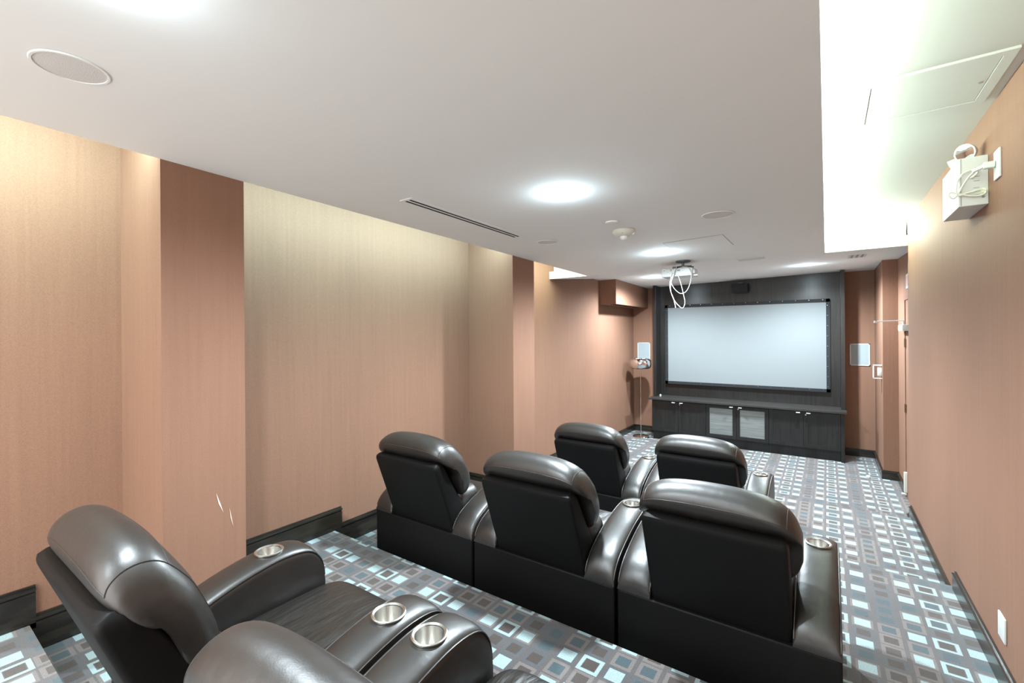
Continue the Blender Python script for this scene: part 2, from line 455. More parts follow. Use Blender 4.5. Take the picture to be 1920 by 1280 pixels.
board(bm, (XL, 3.40), (XCOL, 3.40), ZM - .02, ZM + BH - .012, (0, -1, 0)); board(bm, (XCOL, 3.40 - BT), (XCOL, 3.765), ZM - .1, ZM + BH - .04, I)
struct('baseboard_left', bm, M_BASE)
bm = bmesh.new()
I = (-1, 0, 0)
board(bm, (XR, YB), (XR, S1), ZV - .02, ZV + .14, I); board(bm, (XR, S1), (XR, S2), ZU - .02, ZU + .14, I)
board(bm, (XR, S2), (XR, S3 - .04), ZM - .02, ZM + .105, I)
board(bm, (XR, S3 - .04), (XR, 5.30), ZN - .02, ZN + .085, I)
board(bm, (XR, 5.30), (XR, 5.43), 0, .105, I)
board(bm, (XD, 6.38), (XD, 6.93), 0, .105, I); board(bm, (XD, 6.93), (XQ, 6.93), 0, .105, (0, -1, 0)); board(bm, (XQ, 6.93 - BT), (XQ, YF), 0, .105, I)
struct('baseboard_right', bm, M_BASE)
bm = bmesh.new()
board(bm, (XL, YF), (-2.40, YF), 0, .105, (0, -1, 0)); board(bm, (.21, YF), (XQ, YF), 0, .105, (0, -1, 0))
struct('baseboard_front', bm, M_BASE)

# scuffs on the near column
bm = bmesh.new()
for a, b, w in (((XCOL + .001, .943, 1.016), (XCOL + .001, .974, .914), .007), ((XCOL + .001, 1.000, .929), (XCOL + .001, 1.017, .832), .004)):
    a, b = Vector(a), Vector(b); t = (b - a).normalized(); s = Vector((0, t.z, -t.y)) * w / 2; mid = (a + b) / 2 + s * .6
    vsx = [bm.verts.new(p) for p in (a, mid + s, b, mid - s)]
    vse = [bm.verts.new(v.co + Vector((.0006, 0, 0))) for v in vsx]
    bm.faces.new(vsx[::-1]); bm.faces.new(vse)
    for q in range(4): bm.faces.new((vsx[q], vsx[(q + 1) % 4], vse[(q + 1) % 4], vse[q]))
sc = finish(bm, 'scuff_mark', M_SCUFF, wl, 0)

# door in the recess of the right wall
bm = bmesh.new(); box(bm, XD - .004, XD + .05, 5.60, 6.30, 0.0, 2.08, .002)
d1 = struct('door_1', bm, MW)
bm = bmesh.new()
box(bm, XD - .012, XD + .05, 6.30, 6.36, 0, 2.12); box(bm, XD - .012, XD + .05, 5.56, 5.60, 0, 2.12); box(bm, XD - .012, XD + .05, 5.60, 6.30, 2.08, 2.12)
finish(bm, 'door_frame', MW, d1, 0)
for z in (.94, 1.63):
    bm = bmesh.new(); lathe(bm, [(.007, -.045), (.007, .045)], 10, 'z', XD - .012, 6.29, z)
    box(bm, XD - .016, XD - .003, 6.26, 6.315, z - .042, z + .042)
    finish(bm, 'hinge', M_BRONZE, d1)
bm = bmesh.new(); box(bm, XD - .03, XD - .004, 6.24, 6.28, .06, .27, .004); lathe(bm, [(.012, -.02), (.012, .02)], 10, 'x', XD - .03, 6.26, .04)
o = finish(bm, 'door_stop', M_CREAMP, d1)

# ------------------------------------------------------------------ door closer, sign, bracket
dc = empty('door_closer', (XD, 6.2, 1.8), 'white door closer with a long thin arm on the recessed door', 'door closer')
bm = bmesh.new(); box(bm, -.06, -.0045, -.17, .16, -.045, .02, .008); finish(bm, 'closer_body', M_WHITE, dc)
bm = bmesh.new(); tube(bm, [(-.03, .02, .02), (-.03, .02, .065)], .011, 8); tube(bm, [(-.03, .02, .066), (-.16, .01, .062), (-.262, 0, .056)], .006, 8)
lathe(bm, [(.011, -.012), (.011, .012)], 10, 'z', -.262, 0, .056)
finish(bm, 'closer_arm', M_WHITE, dc)
sg = empty('wall_sign', (XD, 6.15, 2.27), 'small white sign with red print above the recessed door', 'sign')
bm = bmesh.new(); box(bm, -.006, -.0005, -.09, .10, -.075, .075, .001); finish(bm, 'sign_plate', M_WHITE, sg)
bm = bmesh.new()
for yy in (-.06, -.02, .02, .06): box(bm, -.0068, -.006, yy - .003, yy + .003, -.05, .05)
finish(bm, 'sign_print', M_RED, sg)
pb = empty('wall_bracket', (XQ, 7.06, 1.265), 'white open bracket holding a small box on the narrow wall strip', 'wall bracket')
bm = bmesh.new(); box(bm, -.085, -.0005, -.03, .03, .072, .082); box(bm, -.085, -.0005, -.03, .03, -.085, -.075); box(bm, -.085, -.077, -.03, .03, -.08, .078)
finish(bm, 'bracket_frame', M_WHITE, pb)
bm = bmesh.new(); box(bm, -.045, -.0005, -.025, .025, -.05, .055, .004); finish(bm, 'control_box', M_WHITE, pb)

# ------------------------------------------------------------------ recliners
HR_PROFILE = [(-.060, .742), (-.098, .770), (-.116, .812), (-.106, .855), (-.070, .886), (-.020, .892), (.028, .870), (.082, .805), (.135, .720), (.176, .635),
              (.186, .565), (.155, .510), (.100, .515), (.060, .590), (.025, .670), (-.018, .722)]

def arm_top(y):
    P = [(0, .335), (.012, .372), (.04, .41), (.09, .445), (.20, .495), (.32, .53), (.44, .55), (.53, .548), (.58, .535), (.615, .505), (.632, .46), (.638, .42)]
    for (a, za), (b, zb) in zip(P, P[1:]):
        if a <= y <= b:
            return za + (zb - za) * (y - a) / (b - a)
    return P[-1][1]

def make_arm(side, root):
    x0, x1 = (.268, .421) if side > 0 else (-.421, -.268)
    P = [(0, .335), (.012, .378), (.04, .415), (.09, .45), (.20, .497), (.32, .532), (.44, .552), (.53, .550), (.585, .532), (.618, .495), (.632, .455), (.636, .42)]
    path = catmull([Vector((y, z, 0)) for y, z in P], 3)
    rings = []
    w = x1 - x0
    for p in path:
        y, z = p.x, p.y
        zb = .322
        h = z - zb
        rr = min(.034, h * .9)
        cs = [(x0, zb), (x0, z - rr)]
        for a in (25, 50, 75): cs.append((x0 + rr * (1 - math.cos(R(a))) * .8, z - rr + rr * math.sin(R(a))))
        for t in (.3, .5, .7): cs.append((x0 + w * t, z + .006 * (1 - (2 * t - 1) ** 2)))
        for a in (75, 50, 25): cs.append((x1 - rr * (1 - math.cos(R(a))) * .8, z - rr + rr * math.sin(R(a))))
        cs += [(x1, z - rr), (x1, zb)]
        rings.append([Vector((cx, y, cz_)) for cx, cz_ in cs])
    bm = bmesh.new(); loft(bm, rings)
    arm = finish(bm, 'armrest', M_LEATHER, root, 35)
    cx, cy = (x0 + x1) / 2, .45
    bm = bmesh.new(); lathe(bm, [(.0405, .49 - .55), (.0405, .12)], 32, 'z', cx, cy, .55)
    cut = finish(bm, 'cutter', None, root, 0)
    bool_cut(arm, cut)
    # cup holder
    zt = .558
    bm = bmesh.new()
    lathe(bm, [(.0405, -.012), (.050, -.003), (.0505, .002), (.047, .004), (.041, .001), (.040, -.004), (.0385, -.055), (.036, -.060), (.001, -.060)], 32, 'z', cx, cy, zt, open_start=True)
    finish(bm, 'cup_holder', M_STEEL, arm, 40)
    # piping along both top edges
    bm = bmesh.new()
    for xe, sg_ in ((x0, 1), (x1, -1)):
        pts = []
        for p in path[2:]:
            rr = min(.034, (p.y - .322) * .9)
            pts.append((xe + sg_ * rr * .12, p.x, p.y - rr * .36))
        tube(bm, pts, .0028, 6)
    finish(bm, 'piping', M_LEATHER, arm, 60)
    return arm

def make_recliner():
    root = empty('recliner', (0, 0, 0), 'dark leather home theatre recliner', 'recliner', 'leather recliners')
    # base
    bm = bmesh.new(); box(bm, -.421, .421, 0, .62, .012, .321, .012, 3)
    finish(bm, 'base', M_SHELL, root)
    bm = bmesh.new(); box(bm, -.262, .262, .60, .665, .04, .30, .02, 3)
    finish(bm, 'footrest', M_LEATHER, root)
    # seat
    bm = bmesh.new(); pillow(bm, -.266, .266, .12, .70, .27, .405, .28, .12)
    finish(bm, 'seat_cushion', M_LEATHER_SEAT, root, 60)
    for s in (-1, 1): make_arm(s, root)
    # hard back shell, leaning back
    rings = []
    nlev = 48
    for k in range(nlev + 1):
        t = k / nlev; z = .220 + .532 * t
        yr = .058 - .200 * t; yf = .26 - .325 * t
        hw = .268 - .004 * t
        if t > .92:
            q = (t - .92) / .08
            dz = 0.026 * (1 - math.sqrt(max(0, 1 - q * q)))
            yr += dz; hw -= dz * .5; yf -= dz * .4
        if t < .08:
            q = (.08 - t) / .08; dz = 0.015 * (1 - math.sqrt(max(0, 1 - q * q))); yr += dz
        c = .016
        pts = []
        for (sx, y_, qa) in ((-1, yr, 0), (1, yr, 1), (1, yf, 2), (-1, yf, 3)):
            for m_ in range(4):
                a = R(30 * m_)
                if qa == 0: px, py = -hw + c - c * math.cos(a), yr + c - c * math.sin(a)
                elif qa == 1: px, py = hw - c + c * math.sin(a), yr + c - c * math.cos(a)
                elif qa == 2: px, py = hw - c + c * math.cos(a), yf - c + c * math.sin(a)
                else: px, py = -hw + c - c * math.sin(a), yf - c + c * math.cos(a)
                pts.append(Vector((px, py, z)))
        rings.append(pts)
    bm = bmesh.new(); loft(bm, rings)
    sh = finish(bm, 'back_shell', M_SHELL, root, 40)

    # headrest bolster
    ring = catmull([Vector((0, y, z)) for y, z in HR_PROFILE], 4, closed=True)
    cyz = Vector((0, .035, .69))
    rings = []; N = 34
    def sec(u):
        au = abs(u)
        x = .302 * math.copysign(1 - (1 - au) ** 1.0, u)
        s = (1 - au ** 8) ** (1 / 2.8) if au < 1 else 0
        s = max(s, .40)
        crest = 1 - .55 * au ** 2.4          # top falls away towards the ends
        out = []
        for p in ring:
            d = p - cyz
            z = d.z
            if z > .08: z = .08 + (z - .08) * (.30 + .70 * crest)
            q = Vector((0, d.y * (s ** .8), z * s)) + cyz
            q.x = x; out.append(q)
        return out
    us = [-1 + 2 * k / N for k in range(N + 1)]
    us = [math.copysign(1 - (1 - abs(u)) ** 1.35, u) for u in us]
    rings = [sec(u) for u in us]
    bm = bmesh.new(); loft(bm, rings)
    hr = finish(bm, 'headrest', M_LEATHER, root, 60)
    nr = len(rings[0])
    bm = bmesh.new()
    for idx in (2 * 4 + 1, 6 * 4 + 1):      # rear and front seam
        tube(bm, [r[idx % nr] for r in rings[4:-4]], .0017, 6)
    for k in (4, -5):                        # end seams
        rg = rings[k]; tube(bm, [rg[q % nr] for q in range(9, 9 * 4 + 8)], .0016, 5)
    finish(bm, 'seam', M_SEAM, hr, 60)
    # lumbar cushion
    bm = bmesh.new(); pillow(bm, -.266, .266, .07, .285, .345, .56, .35)
    finish(bm, 'lumbar_cushion', M_LEATHER, root, 60)
    return root

proto = make_recliner()
G = 'dark leather recliners in three rows'
places = [
    (-2.094, 1.985, ZM, 'dark leather recliner beside the left wall, leftmost of the middle row of three'),
    (-1.237, 1.985, ZM, 'dark leather recliner in the centre of the middle row of three'),
    (-0.380, 1.985, ZM, 'large dark leather recliner next to the aisle, rightmost of the middle row of three'),
    (-1.612, 3.42, ZN, 'dark leather recliner nearest the left wall in the front row of two facing the cabinets'),
    (-0.760, 3.42, ZN, 'dark leather recliner next to the aisle in the front row of two facing the cabinets'),
    (-1.412, 0.435, ZU, 'brown leather recliner in the nearest row, seen whole at the bottom left'),
    (-0.555, 0.435, ZU, 'brown leather recliner in the nearest row, cut off by the bottom edge'),
]
for k, (x, y, z, lab) in enumerate(places):
    o = proto if k == 0 else copy_tree(proto)
    o.location = (x, y, z); o['label'] = lab; o['group'] = G
    if z == ZU:                     # backs of the nearest row are reclined a little further
        for ch in o.children:
            kind_ = ch.name.split('.')[0]
            if kind_ == 'back_shell': ch.location = (0, -.055, .085)
            if kind_ == 'lumbar_cushion': ch.location = (0, -.10, -.04)
            if kind_ == 'headrest': ch.location = (0, -.087, .068); ch.scale = (.90, .755, 1.0)

# ------------------------------------------------------------------ media wall
YP, YC = 7.89, 7.62      # back panel plane, casing front
pn = empty('wood_wall_panel', (-1.09, YF, 0), 'tall dark wood panelling framing the projection screen, recessed between side casings', 'wall panelling')
def lx(v): return v + 1.09
def ly(v): return v - YF
bm = bmesh.new(); box(bm, lx(-2.36), lx(.16), ly(YP), -.001, .69, 2.60)
bp = finish(bm, 'back_panel', M_WOOD, pn, 0)
bm = bmesh.new()
for x in (-1.53, -.69): box(bm, lx(x) - .0015, lx(x) + .0015, ly(YP) - .001, ly(YP), 2.24, 2.52)
finish(bm, 'panel_joint', M_DARK, bp, 0)
for xa, xb in ((-2.402, -2.357), (.158, .205)):
    bm = bmesh.new(); box(bm, lx(xa), lx(xb), ly(YC), -.001, .69, 2.59, .002); finish(bm, 'side_casing', M_WOOD, pn, 0)

cabs = [(-2.385, -1.545, 'plain', 'dark wood double-door cabinet below the screen, nearest the floor lamp'),
        (-1.545, -.695, 'mesh', 'dark wood cabinet with two metal mesh door panels, centre of the media wall'),
        (-.695, .150, 'plain', 'dark wood double-door cabinet below the screen, nearest the right wall')]
for x0, x1, kind, lab in cabs:
    cxm = (x0 + x1) / 2
    c = empty('cabinet', (cxm, 7.99, 0), lab, 'cabinet', 'cabinets below the screen')
    w = x1 - x0
    bm = bmesh.new(); box(bm, -w / 2 + .001, w / 2 - .001, -.50, 0, .14, .655); box(bm, -w / 2 + .001, w / 2 - .001, -.45, 0, 0, .14)
    finish(bm, 'body', M_WOOD, c, 0)
    yd = -.50
    for s in (-1, 1):
        xa, xb = (-w / 2 + .003, -.002) if s < 0 else (.002, w / 2 - .003)
        bm = bmesh.new(); fr = .048
        za, zb = .15, .645
        box(bm, xa, xa + fr, yd - .02, yd, za, zb); box(bm, xb - fr, xb, yd - .02, yd, za, zb)
        box(bm, xa + fr, xb - fr, yd - .02, yd, za, za + fr); box(bm, xa + fr, xb - fr, yd - .02, yd, zb - fr, zb)
        if kind == 'plain': box(bm, xa + fr, xb - fr, yd - .010, yd - .001, za + fr, zb - fr)
        d = finish(bm, 'door', M_WOOD, c, 0)
        if kind == 'mesh':
            bm = bmesh.new(); box(bm, xa + fr, xb - fr, yd - .012, yd - .004, za + fr, zb - fr); finish(bm, 'mesh_panel', M_MESH, d, 0)
        hx = (-.060 if s < 0 else .060)
        bm = bmesh.new(); box(bm, hx - .024, hx + .024, yd - .088, yd - .0205, .630, .640, .003); finish(bm, 'handle', M_WHITE, d)
        if s > 0:
            bm = bmesh.new(); lathe(bm, [(.010, 0), (.010, .010), (.006, .012)], 12, 'y', .028, yd - .0325, .605); finish(bm, 'lock', M_STEEL, d)
bm = bmesh.new(); box(bm, .151, .190, 7.47, 7.99, 0, .655)
tag(finish(bm, 'end_panel', M_WOOD, None, 0), 'dark wood upright panel closing the right end of the cabinets', 'end panel')
bm = bmesh.new(); box(bm, -2.425, .215, 7.41, 7.995, .66, .689, .003)
wt = tag(finish(bm, 'worktop', M_TOP, None, 0), 'long dark wood worktop running over the three cabinets', 'worktop')
bm = bmesh.new(); box(bm, -.672, -.669, 7.415, 7.88, .6885, .6895); finish(bm, 'joint', M_SEAM, wt, 0)
bm = bmesh.new(); lathe(bm, [(.012, 0), (.016, .02), (.009, .036)], 12, 'z', -2.30, 7.66, .689)
tag(finish(bm, 'bottle_cap', M_WHITE, None), 'tiny white cap standing on the left end of the worktop', 'cap')

# screen
ps = empty('projection_screen', (-1.115, YP, .90), 'large pale blue-grey projection screen in a black frame', 'projection screen')
bm = bmesh.new()
X0, X1, Z0, Z1, fw = -1.153, 1.155, -.008, 1.325, .045
box(bm, X0, X1, -.05, -.005, Z1 - fw, Z1); box(bm, X0, X1, -.05, -.005, Z0, Z0 + fw); box(bm, X0, X0 + fw, -.05, -.005, Z0, Z1); box(bm, X1 - fw, X1, -.05, -.005, Z0, Z1)
sf = finish(bm, 'frame', M_VELVET, ps, 0)
bm = bmesh.new(); lathe(bm, [(.0035, -.0515), (.0035, -.049)], 8, 'y'); snap = finish(bm, 'snap_fastener', M_STEEL, sf, 0)
spots = [(xx, Z0 + .08 + k * .145) for k in range(9) for xx in (X0 + .03, X1 - .03)] + [(X0 + .08 + k * .165, zz) for k in range(14) for zz in (Z0 + .03, Z1 - .012)]
for k, (x, z) in enumerate(spots):
    o = snap if k == 0 else snap.copy()
    if k: col.objects.link(o); o.parent = sf
    o.location = (x, 0, z)
bm = bmesh.new(); box(bm, X0 + fw, X1 - fw, -.035, -.03, Z0 + fw, Z1 - fw); finish(bm, 'screen_fabric', M_SCREEN, ps, 0)

# centre speaker
cs = empty('centre_speaker', (-1.10, 7.80, 2.45), 'small black speaker tilted down above the screen, hung near the ceiling', 'speaker')
bm = bmesh.new()
pf = [(-.115, -.075, -.02), (-.11, -.06, -.085), (.11, -.06, -.085), (.115, -.075, -.02), (.115, -.055, .06), (-.115, -.055, .06)]
pbk = [(x * .88, y + .10, z + .01) for x, y, z in pf]
loft(bm, [[Vector(p) for p in pf], [Vector(p) for p in pbk]]); finish(bm, 'speaker_body', M_VELVET, cs, 0)
bm = bmesh.new(); box(bm, -.02, .02, .02, .089, -.01, .05); box(bm, -.03, .03, .0, .03, .06, .082); finish(bm, 'mounting_bracket', M_MOUNT, cs, 0)

# wall speakers
for cx, lab in ((-2.69, 'white framed in-wall speaker on the far wall behind the floor lamp'), (.380, 'white framed in-wall speaker on the far wall between screen and door')):
    s = empty('wall_speaker', (cx, YF, 1.43), lab, 'wall speaker', 'speakers flanking the screen')
    bm = bmesh.new(); a, b, f_ = .113, .155, .012
    box(bm, -a, a, -.012, -.0005, b - f_, b); box(bm, -a, a, -.012, -.0005, -b, -b + f_); box(bm, -a, -a + f_, -.012, -.0005, -b, b); box(bm, a - f_, a, -.012, -.0005, -b, b)
    finish(bm, 'frame', M_WHITE, s, 0)
    bm = bmesh.new(); box(bm, -a + f_, a - f_, -.009, -.0005, -b + f_, b - f_); finish(bm, 'grille', M_SPKG, s, 0)

# floor lamp
fl_ = empty('floor_lamp', (-2.60, 7.55, 0), 'chrome floor lamp with a squat rounded shade in the far left corner', 'floor lamp')
bm = bmesh.new(); lathe(bm, [(.13, 0), (.135, .004), (.13, .012), (.02, .018), (.012, .03)], 40); finish(bm, 'base', M_CHROME, fl_, 40)
bm = bmesh.new(); lathe(bm, [(.0065, .02), (.0065, 1.15)], 12); lathe(bm, [(.014, .02), (.014, .09)], 12); finish(bm, 'pole', M_CHROME, fl_, 40)
bm = bmesh.new()
prof_l = [(.09, -.088), (.14, -.083), (.168, -.055), (.178, 0), (.170, .052), (.145, .080), (.115, .088), (.112, .083), (.14, .074), (.163, .048), (.171, 0), (.161, -.052), (.135, -.078), (.03, -.083)]
lathe(bm, prof_l, 40, 'z', 0, 0, 1.235, True); finish(bm, 'lamp_shade', M_CHROME, fl_, 50)
bm = bmesh.new(); lathe(bm, [(.02, -.08), (.035, -.03), (.045, .02), (.03, .06), (.005, .07)], 20, 'z', 0, 0, 1.235)
for k in range(5):
    a = 2 * math.pi * k / 5; lathe(bm, [(.004, .02), (.03, .04), (.032, .06), (.018, .085), (.002, .09)], 12, 'z', .07 * math.cos(a), .07 * math.sin(a), 1.235)
finish(bm, 'glass_bulb', M_GLASS, fl_, 50)
bm = bmesh.new(); tube(bm, catmull([(-2.465, 7.53, .006), (-2.44, 7.49, .010), (-2.40, 7.44, .006), (-2.30, 7.41, .006), (-2.18, 7.38, .006)], 6), .0045, 6)
lc = finish(bm, 'power_cord', M_CABLE); tag(lc, 'white power cord on the carpet at the foot of the floor lamp', 'cord')
bm = bmesh.new(); box(bm, -2.46, -2.42, 7.47, 7.495, .002, .022, .004); finish(bm, 'switch', M_CABLEK, lc)

# small white cap lying on the carpet near the right wall
bm = bmesh.new(); lathe(bm, [(.022, 0), (.024, .02), (.016, .034)], 16); o = finish(bm, 'plastic_cap', M_WHITE, None); o.location = (.40, 6.86, 0)
tag(o, 'small round white cap lying on the carpet near the recessed door', 'cap')

# ------------------------------------------------------------------ ceiling fittings
DL = [(-1.166, 2.157, 'bright round downlight in the ceiling between the linear vent and smoke detector', .062),
      (-1.237, 4.193, 'bright round downlight in the ceiling just in front of the projector', .055),
      (-2.047, 6.618, 'bright round downlight beyond the projector, near the soffit box', .055),
      (-.197, 6.749, 'bright round downlight near the far wall, right of the screen centre', .055),
      (-1.213, .300, 'bright round downlight above the nearest row, at the top edge of the photo', .062)]
def downlight(x, y, lab, r, k=1.0):
    z = zc(x, y)
    d = empty('downlight', (x, y, z), lab, 'downlight', 'recessed downlights')
    bm = bmesh.new(); lathe(bm, [(r + .018, -.0005), (r + .016, -.0028), (r - .001, -.0030)], 32, cap=False); finish(bm, 'trim_ring', M_WHITE, d, 50)
    bm = bmesh.new(); lathe(bm, [(r, -.0035), (r * .6, -.006), (.001, -.0065)], 32); finish(bm, 'lens', M_LAMP, d, 60)
    l = bpy.data.lights.new('downlight_lamp', 'SPOT'); l.energy = DOWN_W * 2.6 * k; l.color = COOL; l.spot_size = R(168); l.spot_blend = .7; l.shadow_soft_size = .05
    o = bpy.data.objects.new('downlight_lamp', l); col.objects.link(o); o.parent = d; o.location = (0, 0, -.03)
    l = bpy.data.lights.new('downlight_glow', 'POINT'); l.energy = GLOW_W * k; l.color = (0.70, 0.90, 1.0); l.shadow_soft_size = .04
    o = bpy.data.objects.new('downlight_glow', l); col.objects.link(o); o.parent = d; o.location = (0, 0, -.065)
for a, k in zip(DL, (.9, 1.15, 1.15, 1.25, .42)): downlight(*a, k)   # the lamps differ a little in output
for (x, y, w) in ((-1.37, -1.2, .3), ):  # unseen spot added behind the camera as fill light
    l = bpy.data.lights.new('rear_fill_spot', 'SPOT'); l.energy = DOWN_W * 2.6 * w; l.color = COOL; l.spot_size = R(168); l.spot_blend = .7; l.shadow_soft_size = .05
    o = bpy.data.objects.new('rear_fill_spot', l); col.objects.link(o); o.location = (x, y, zc(x, y) - .03)

CS = [(-1.78, .345, .079, 'large round speaker grille in the ceiling at the top left'), (-1.831, 3.139, .080, 'faint round speaker grille in the ceiling beyond the linear vent'),
      (-.575, 3.176, .092, 'round speaker grille in the ceiling right of the smoke detector')]
for x, y, r, lab in CS:
    s = empty('ceiling_speaker', (x, y, zc(x, y)), lab, 'ceiling speaker', 'round ceiling speakers')
    bm = bmesh.new(); lathe(bm, [(r + .008, -.0003), (r + .006, -.004), (r, -.004), (r, -.0003)], 40, cap=False); finish(bm, 'rim', M_CEIL, s, 50)
    bm = bmesh.new(); lathe(bm, [(r, -.002), (r * .5, -.0032), (.001, -.0036)], 40); finish(bm, 'grille', M_GRILLE, s, 50)

# linear slot vent
yv0, yv1, xv = 1.745, 2.825, -1.917
v = empty('linear_vent', (xv, (yv0 + yv1) / 2, 0), 'long narrow ceiling vent with two dark slots', 'vent')
za, zb = zc(xv, yv0), zc(xv, yv1)
def strip(bm, xa, xb, y0, y1, dz0, dz1):
    f = lambda x, y: zc(xv + x, y)
    ps_ = [(xa, y0), (xb, y0), (xb, y1), (xa, y1)]
    c_ = (yv0 + yv1) / 2
    lo = [bm.verts.new((x, y - c_, f(x, y) + dz0)) for x, y in ps_]; hi = [bm.verts.new((x, y - c_, f(x, y) + dz1)) for x, y in ps_]
    bm.faces.new(lo); bm.faces.new(hi[::-1])
    for q in range(4): bm.faces.new((lo[q], lo[(q + 1) % 4], hi[(q + 1) % 4], hi[q]))
bm = bmesh.new(); strip(bm, -.045, .045, yv0 - .02, 2.4, -.004, -.0003); strip(bm, -.045, .045, 2.4, yv1 + .02, -.004, -.0003); finish(bm, 'vent_frame', M_CEIL, v, 0)
bm = bmesh.new()
for xa in (-.024, .010):
    strip(bm, xa, xa + .014, yv0, 2.4, -.0055, -.0042); strip(bm, xa, xa + .014, 2.4, yv1, -.0055, -.0042)
finish(bm, 'slot', M_DARK, v, 0)

# smoke detector
sd = empty('smoke_detector', (-1.207, 3.165, zc(-1.207, 3.165)), 'round white smoke detector with a clear dome hanging under it', 'smoke detector')
bm = bmesh.new(); lathe(bm, [(.075, -.0003), (.080, -.012), (.076, -.024), (.058, -.040), (.036, -.046), (.001, -.046)], 36); finish(bm, 'housing', M_CREAMP, sd, 40)
bm = bmesh.new(); lathe(bm, [(.026, -.046), (.028, -.056), (.020, -.070), (.001, -.074)], 24); finish(bm, 'sensor_dome', M_GLASS, sd, 50)
bm = bmesh.new()
for k, w_ in enumerate((.008, .009, .008)): box(bm, -.030 + k * .012, -.030 + k * .012 + w_, -.0615, -.0585, -.0345, -.0265)
bmesh.ops.rotate(bm, verts=bm.verts, cent=(0, 0, 0), matrix=Matrix.Rotation(R(38), 3, 'Z'))
finish(bm, 'printed_mark', M_GREY, sd, 0)
bm = bmesh.new(); lathe(bm, [(.045, -.0003), (.045, -.008), (.040, -.010), (.001, -.010)], 32); o = finish(bm, 'cover_plate', M_CEIL, None, 40)
o.location = (-1.186, 2.899, zc(-1.186, 2.899)); tag(o, 'small round blank cover on the ceiling just before the smoke detector', 'cover plate')

def zrect(name, x0, x1, y0, y1, label, cat, dz=.003):
    """access hatch flush in the ceiling: dark reveal lines around a plain leaf"""
    cx, cy = (x0 + x1) / 2, (y0 + y1) / 2
    o = empty(name, (cx, cy, zc(cx, cy)), label, cat)
    def slab(bm, xa, xb, ya, yb, d0, d1):
        ps_ = [(xa, ya), (xb, ya), (xb, yb), (xa, yb)]
        lo = [bm.verts.new((x - cx, y - cy, zc(x, y) - zc(cx, cy) - d1)) for x, y in ps_]; hi = [bm.verts.new((x - cx, y - cy, zc(x, y) - zc(cx, cy) - d0)) for x, y in ps_]
        bm.faces.new(lo); bm.faces.new(hi[::-1])
        for q in range(4): bm.faces.new((lo[q], lo[(q + 1) % 4], hi[(q + 1) % 4], hi[q]))
    bm = bmesh.new(); slab(bm, x0, x1, y0, y1, .0003, .001); finish(bm, 'reveal', M_GREY, o, 0)
    g = .004
    bm = bmesh.new(); slab(bm, x0 + g, x1 - g, y0 + g, y1 - g, .0012, dz); finish(bm, 'leaf', M_CEIL, o, 0)
    return o
zrect('access_hatch', -1.115, -.655, 3.805, 4.30, 'flush square access hatch in the ceiling beyond the smoke detector', 'access hatch', .002)

def slab_at(name_, x0, x1, y0, y1, d0, d1, m, parent, cx, cy):
    bm = bmesh.new()
    for (xa, xb, ya, yb) in ([(x0, x1, y0, y1)] if not isinstance(x0, list) else x0):
        ps_ = [(xa, ya), (xb, ya), (xb, yb), (xa, yb)]
        lo = [bm.verts.new((x - cx, y - cy, zc(x, y) - zc(cx, cy) - d1)) for x, y in ps_]; hi = [bm.verts.new((x - cx, y - cy, zc(x, y) - zc(cx, cy) - d0)) for x, y in ps_]
        bm.faces.new(lo); bm.faces.new(hi[::-1])
        for q in range(4): bm.faces.new((lo[q], lo[(q + 1) % 4], hi[(q + 1) % 4], hi[q]))
    return finish(bm, name_, m, parent, 0)
g1 = empty('ceiling_grille', (-.64, 5.24, zc(-.64, 5.24)), 'plain white rectangular grille in the ceiling beyond the projector', 'grille')
slab_at('grille_frame', -.755, -.520, 5.15, 5.33, .0003, .007, M_LIP, g1, -.64, 5.24)
g2 = empty('ceiling_vent', (.268, 6.05, zc(.268, 6.05)), 'small white ceiling vent with three dark slots next to the raised ceiling', 'vent')
slab_at('vent_frame', .195, .350, 5.86, 6.26, .0003, .004, M_LIP, g2, .268, 6.05)
slab_at('slot', [(xx, xx + .018, 5.90, 6.22) for xx in (.218, .262, .306)], None, None, None, .0042, .006, M_GREY, g2, .268, 6.05)
# sprinkler-like flush disc near the far wall
bm = bmesh.new(); lathe(bm, [(.03, -.0003), (.03, -.005), (.001, -.005)], 20); o = finish(bm, 'cover_plate', M_CEIL, None, 40)
o.location = (-.93, 7.72, zc(-.93, 7.72)); tag(o, 'tiny round cover in the ceiling just above the centre speaker', 'cover plate')

# access hatch in the raised ceiling, slightly ajar
h = empty('access_hatch', (.345, 2.575, ZTOP), 'white framed access panel in the bright raised ceiling at the top right', 'access hatch')
bm = bmesh.new()
a, b, f_ = .226, .235, .036
box(bm, -a, a, -b, -b + f_, -.010, -.0003); box(bm, -a, a, b - f_, b, -.010, -.0003); box(bm, -a, -a + f_, -b + f_, b - f_, -.010, -.0003); box(bm, a - f_, a, -b + f_, b - f_, -.010, -.0003)
finish(bm, 'frame', M_LIP, h, 0)
bm = bmesh.new(); box(bm, -a + f_ + .003, a - f_ - .003, -b + f_ + .003, b - f_ - .003, -.008, -.001); lf = finish(bm, 'leaf', M_LIP, h, 0)
bm = bmesh.new(); lathe(bm, [(.008, -.011), (.008, -.008)], 12, 'z', a - f_ - .02, 0, 0); finish(bm, 'latch', M_STEEL, lf, 0)

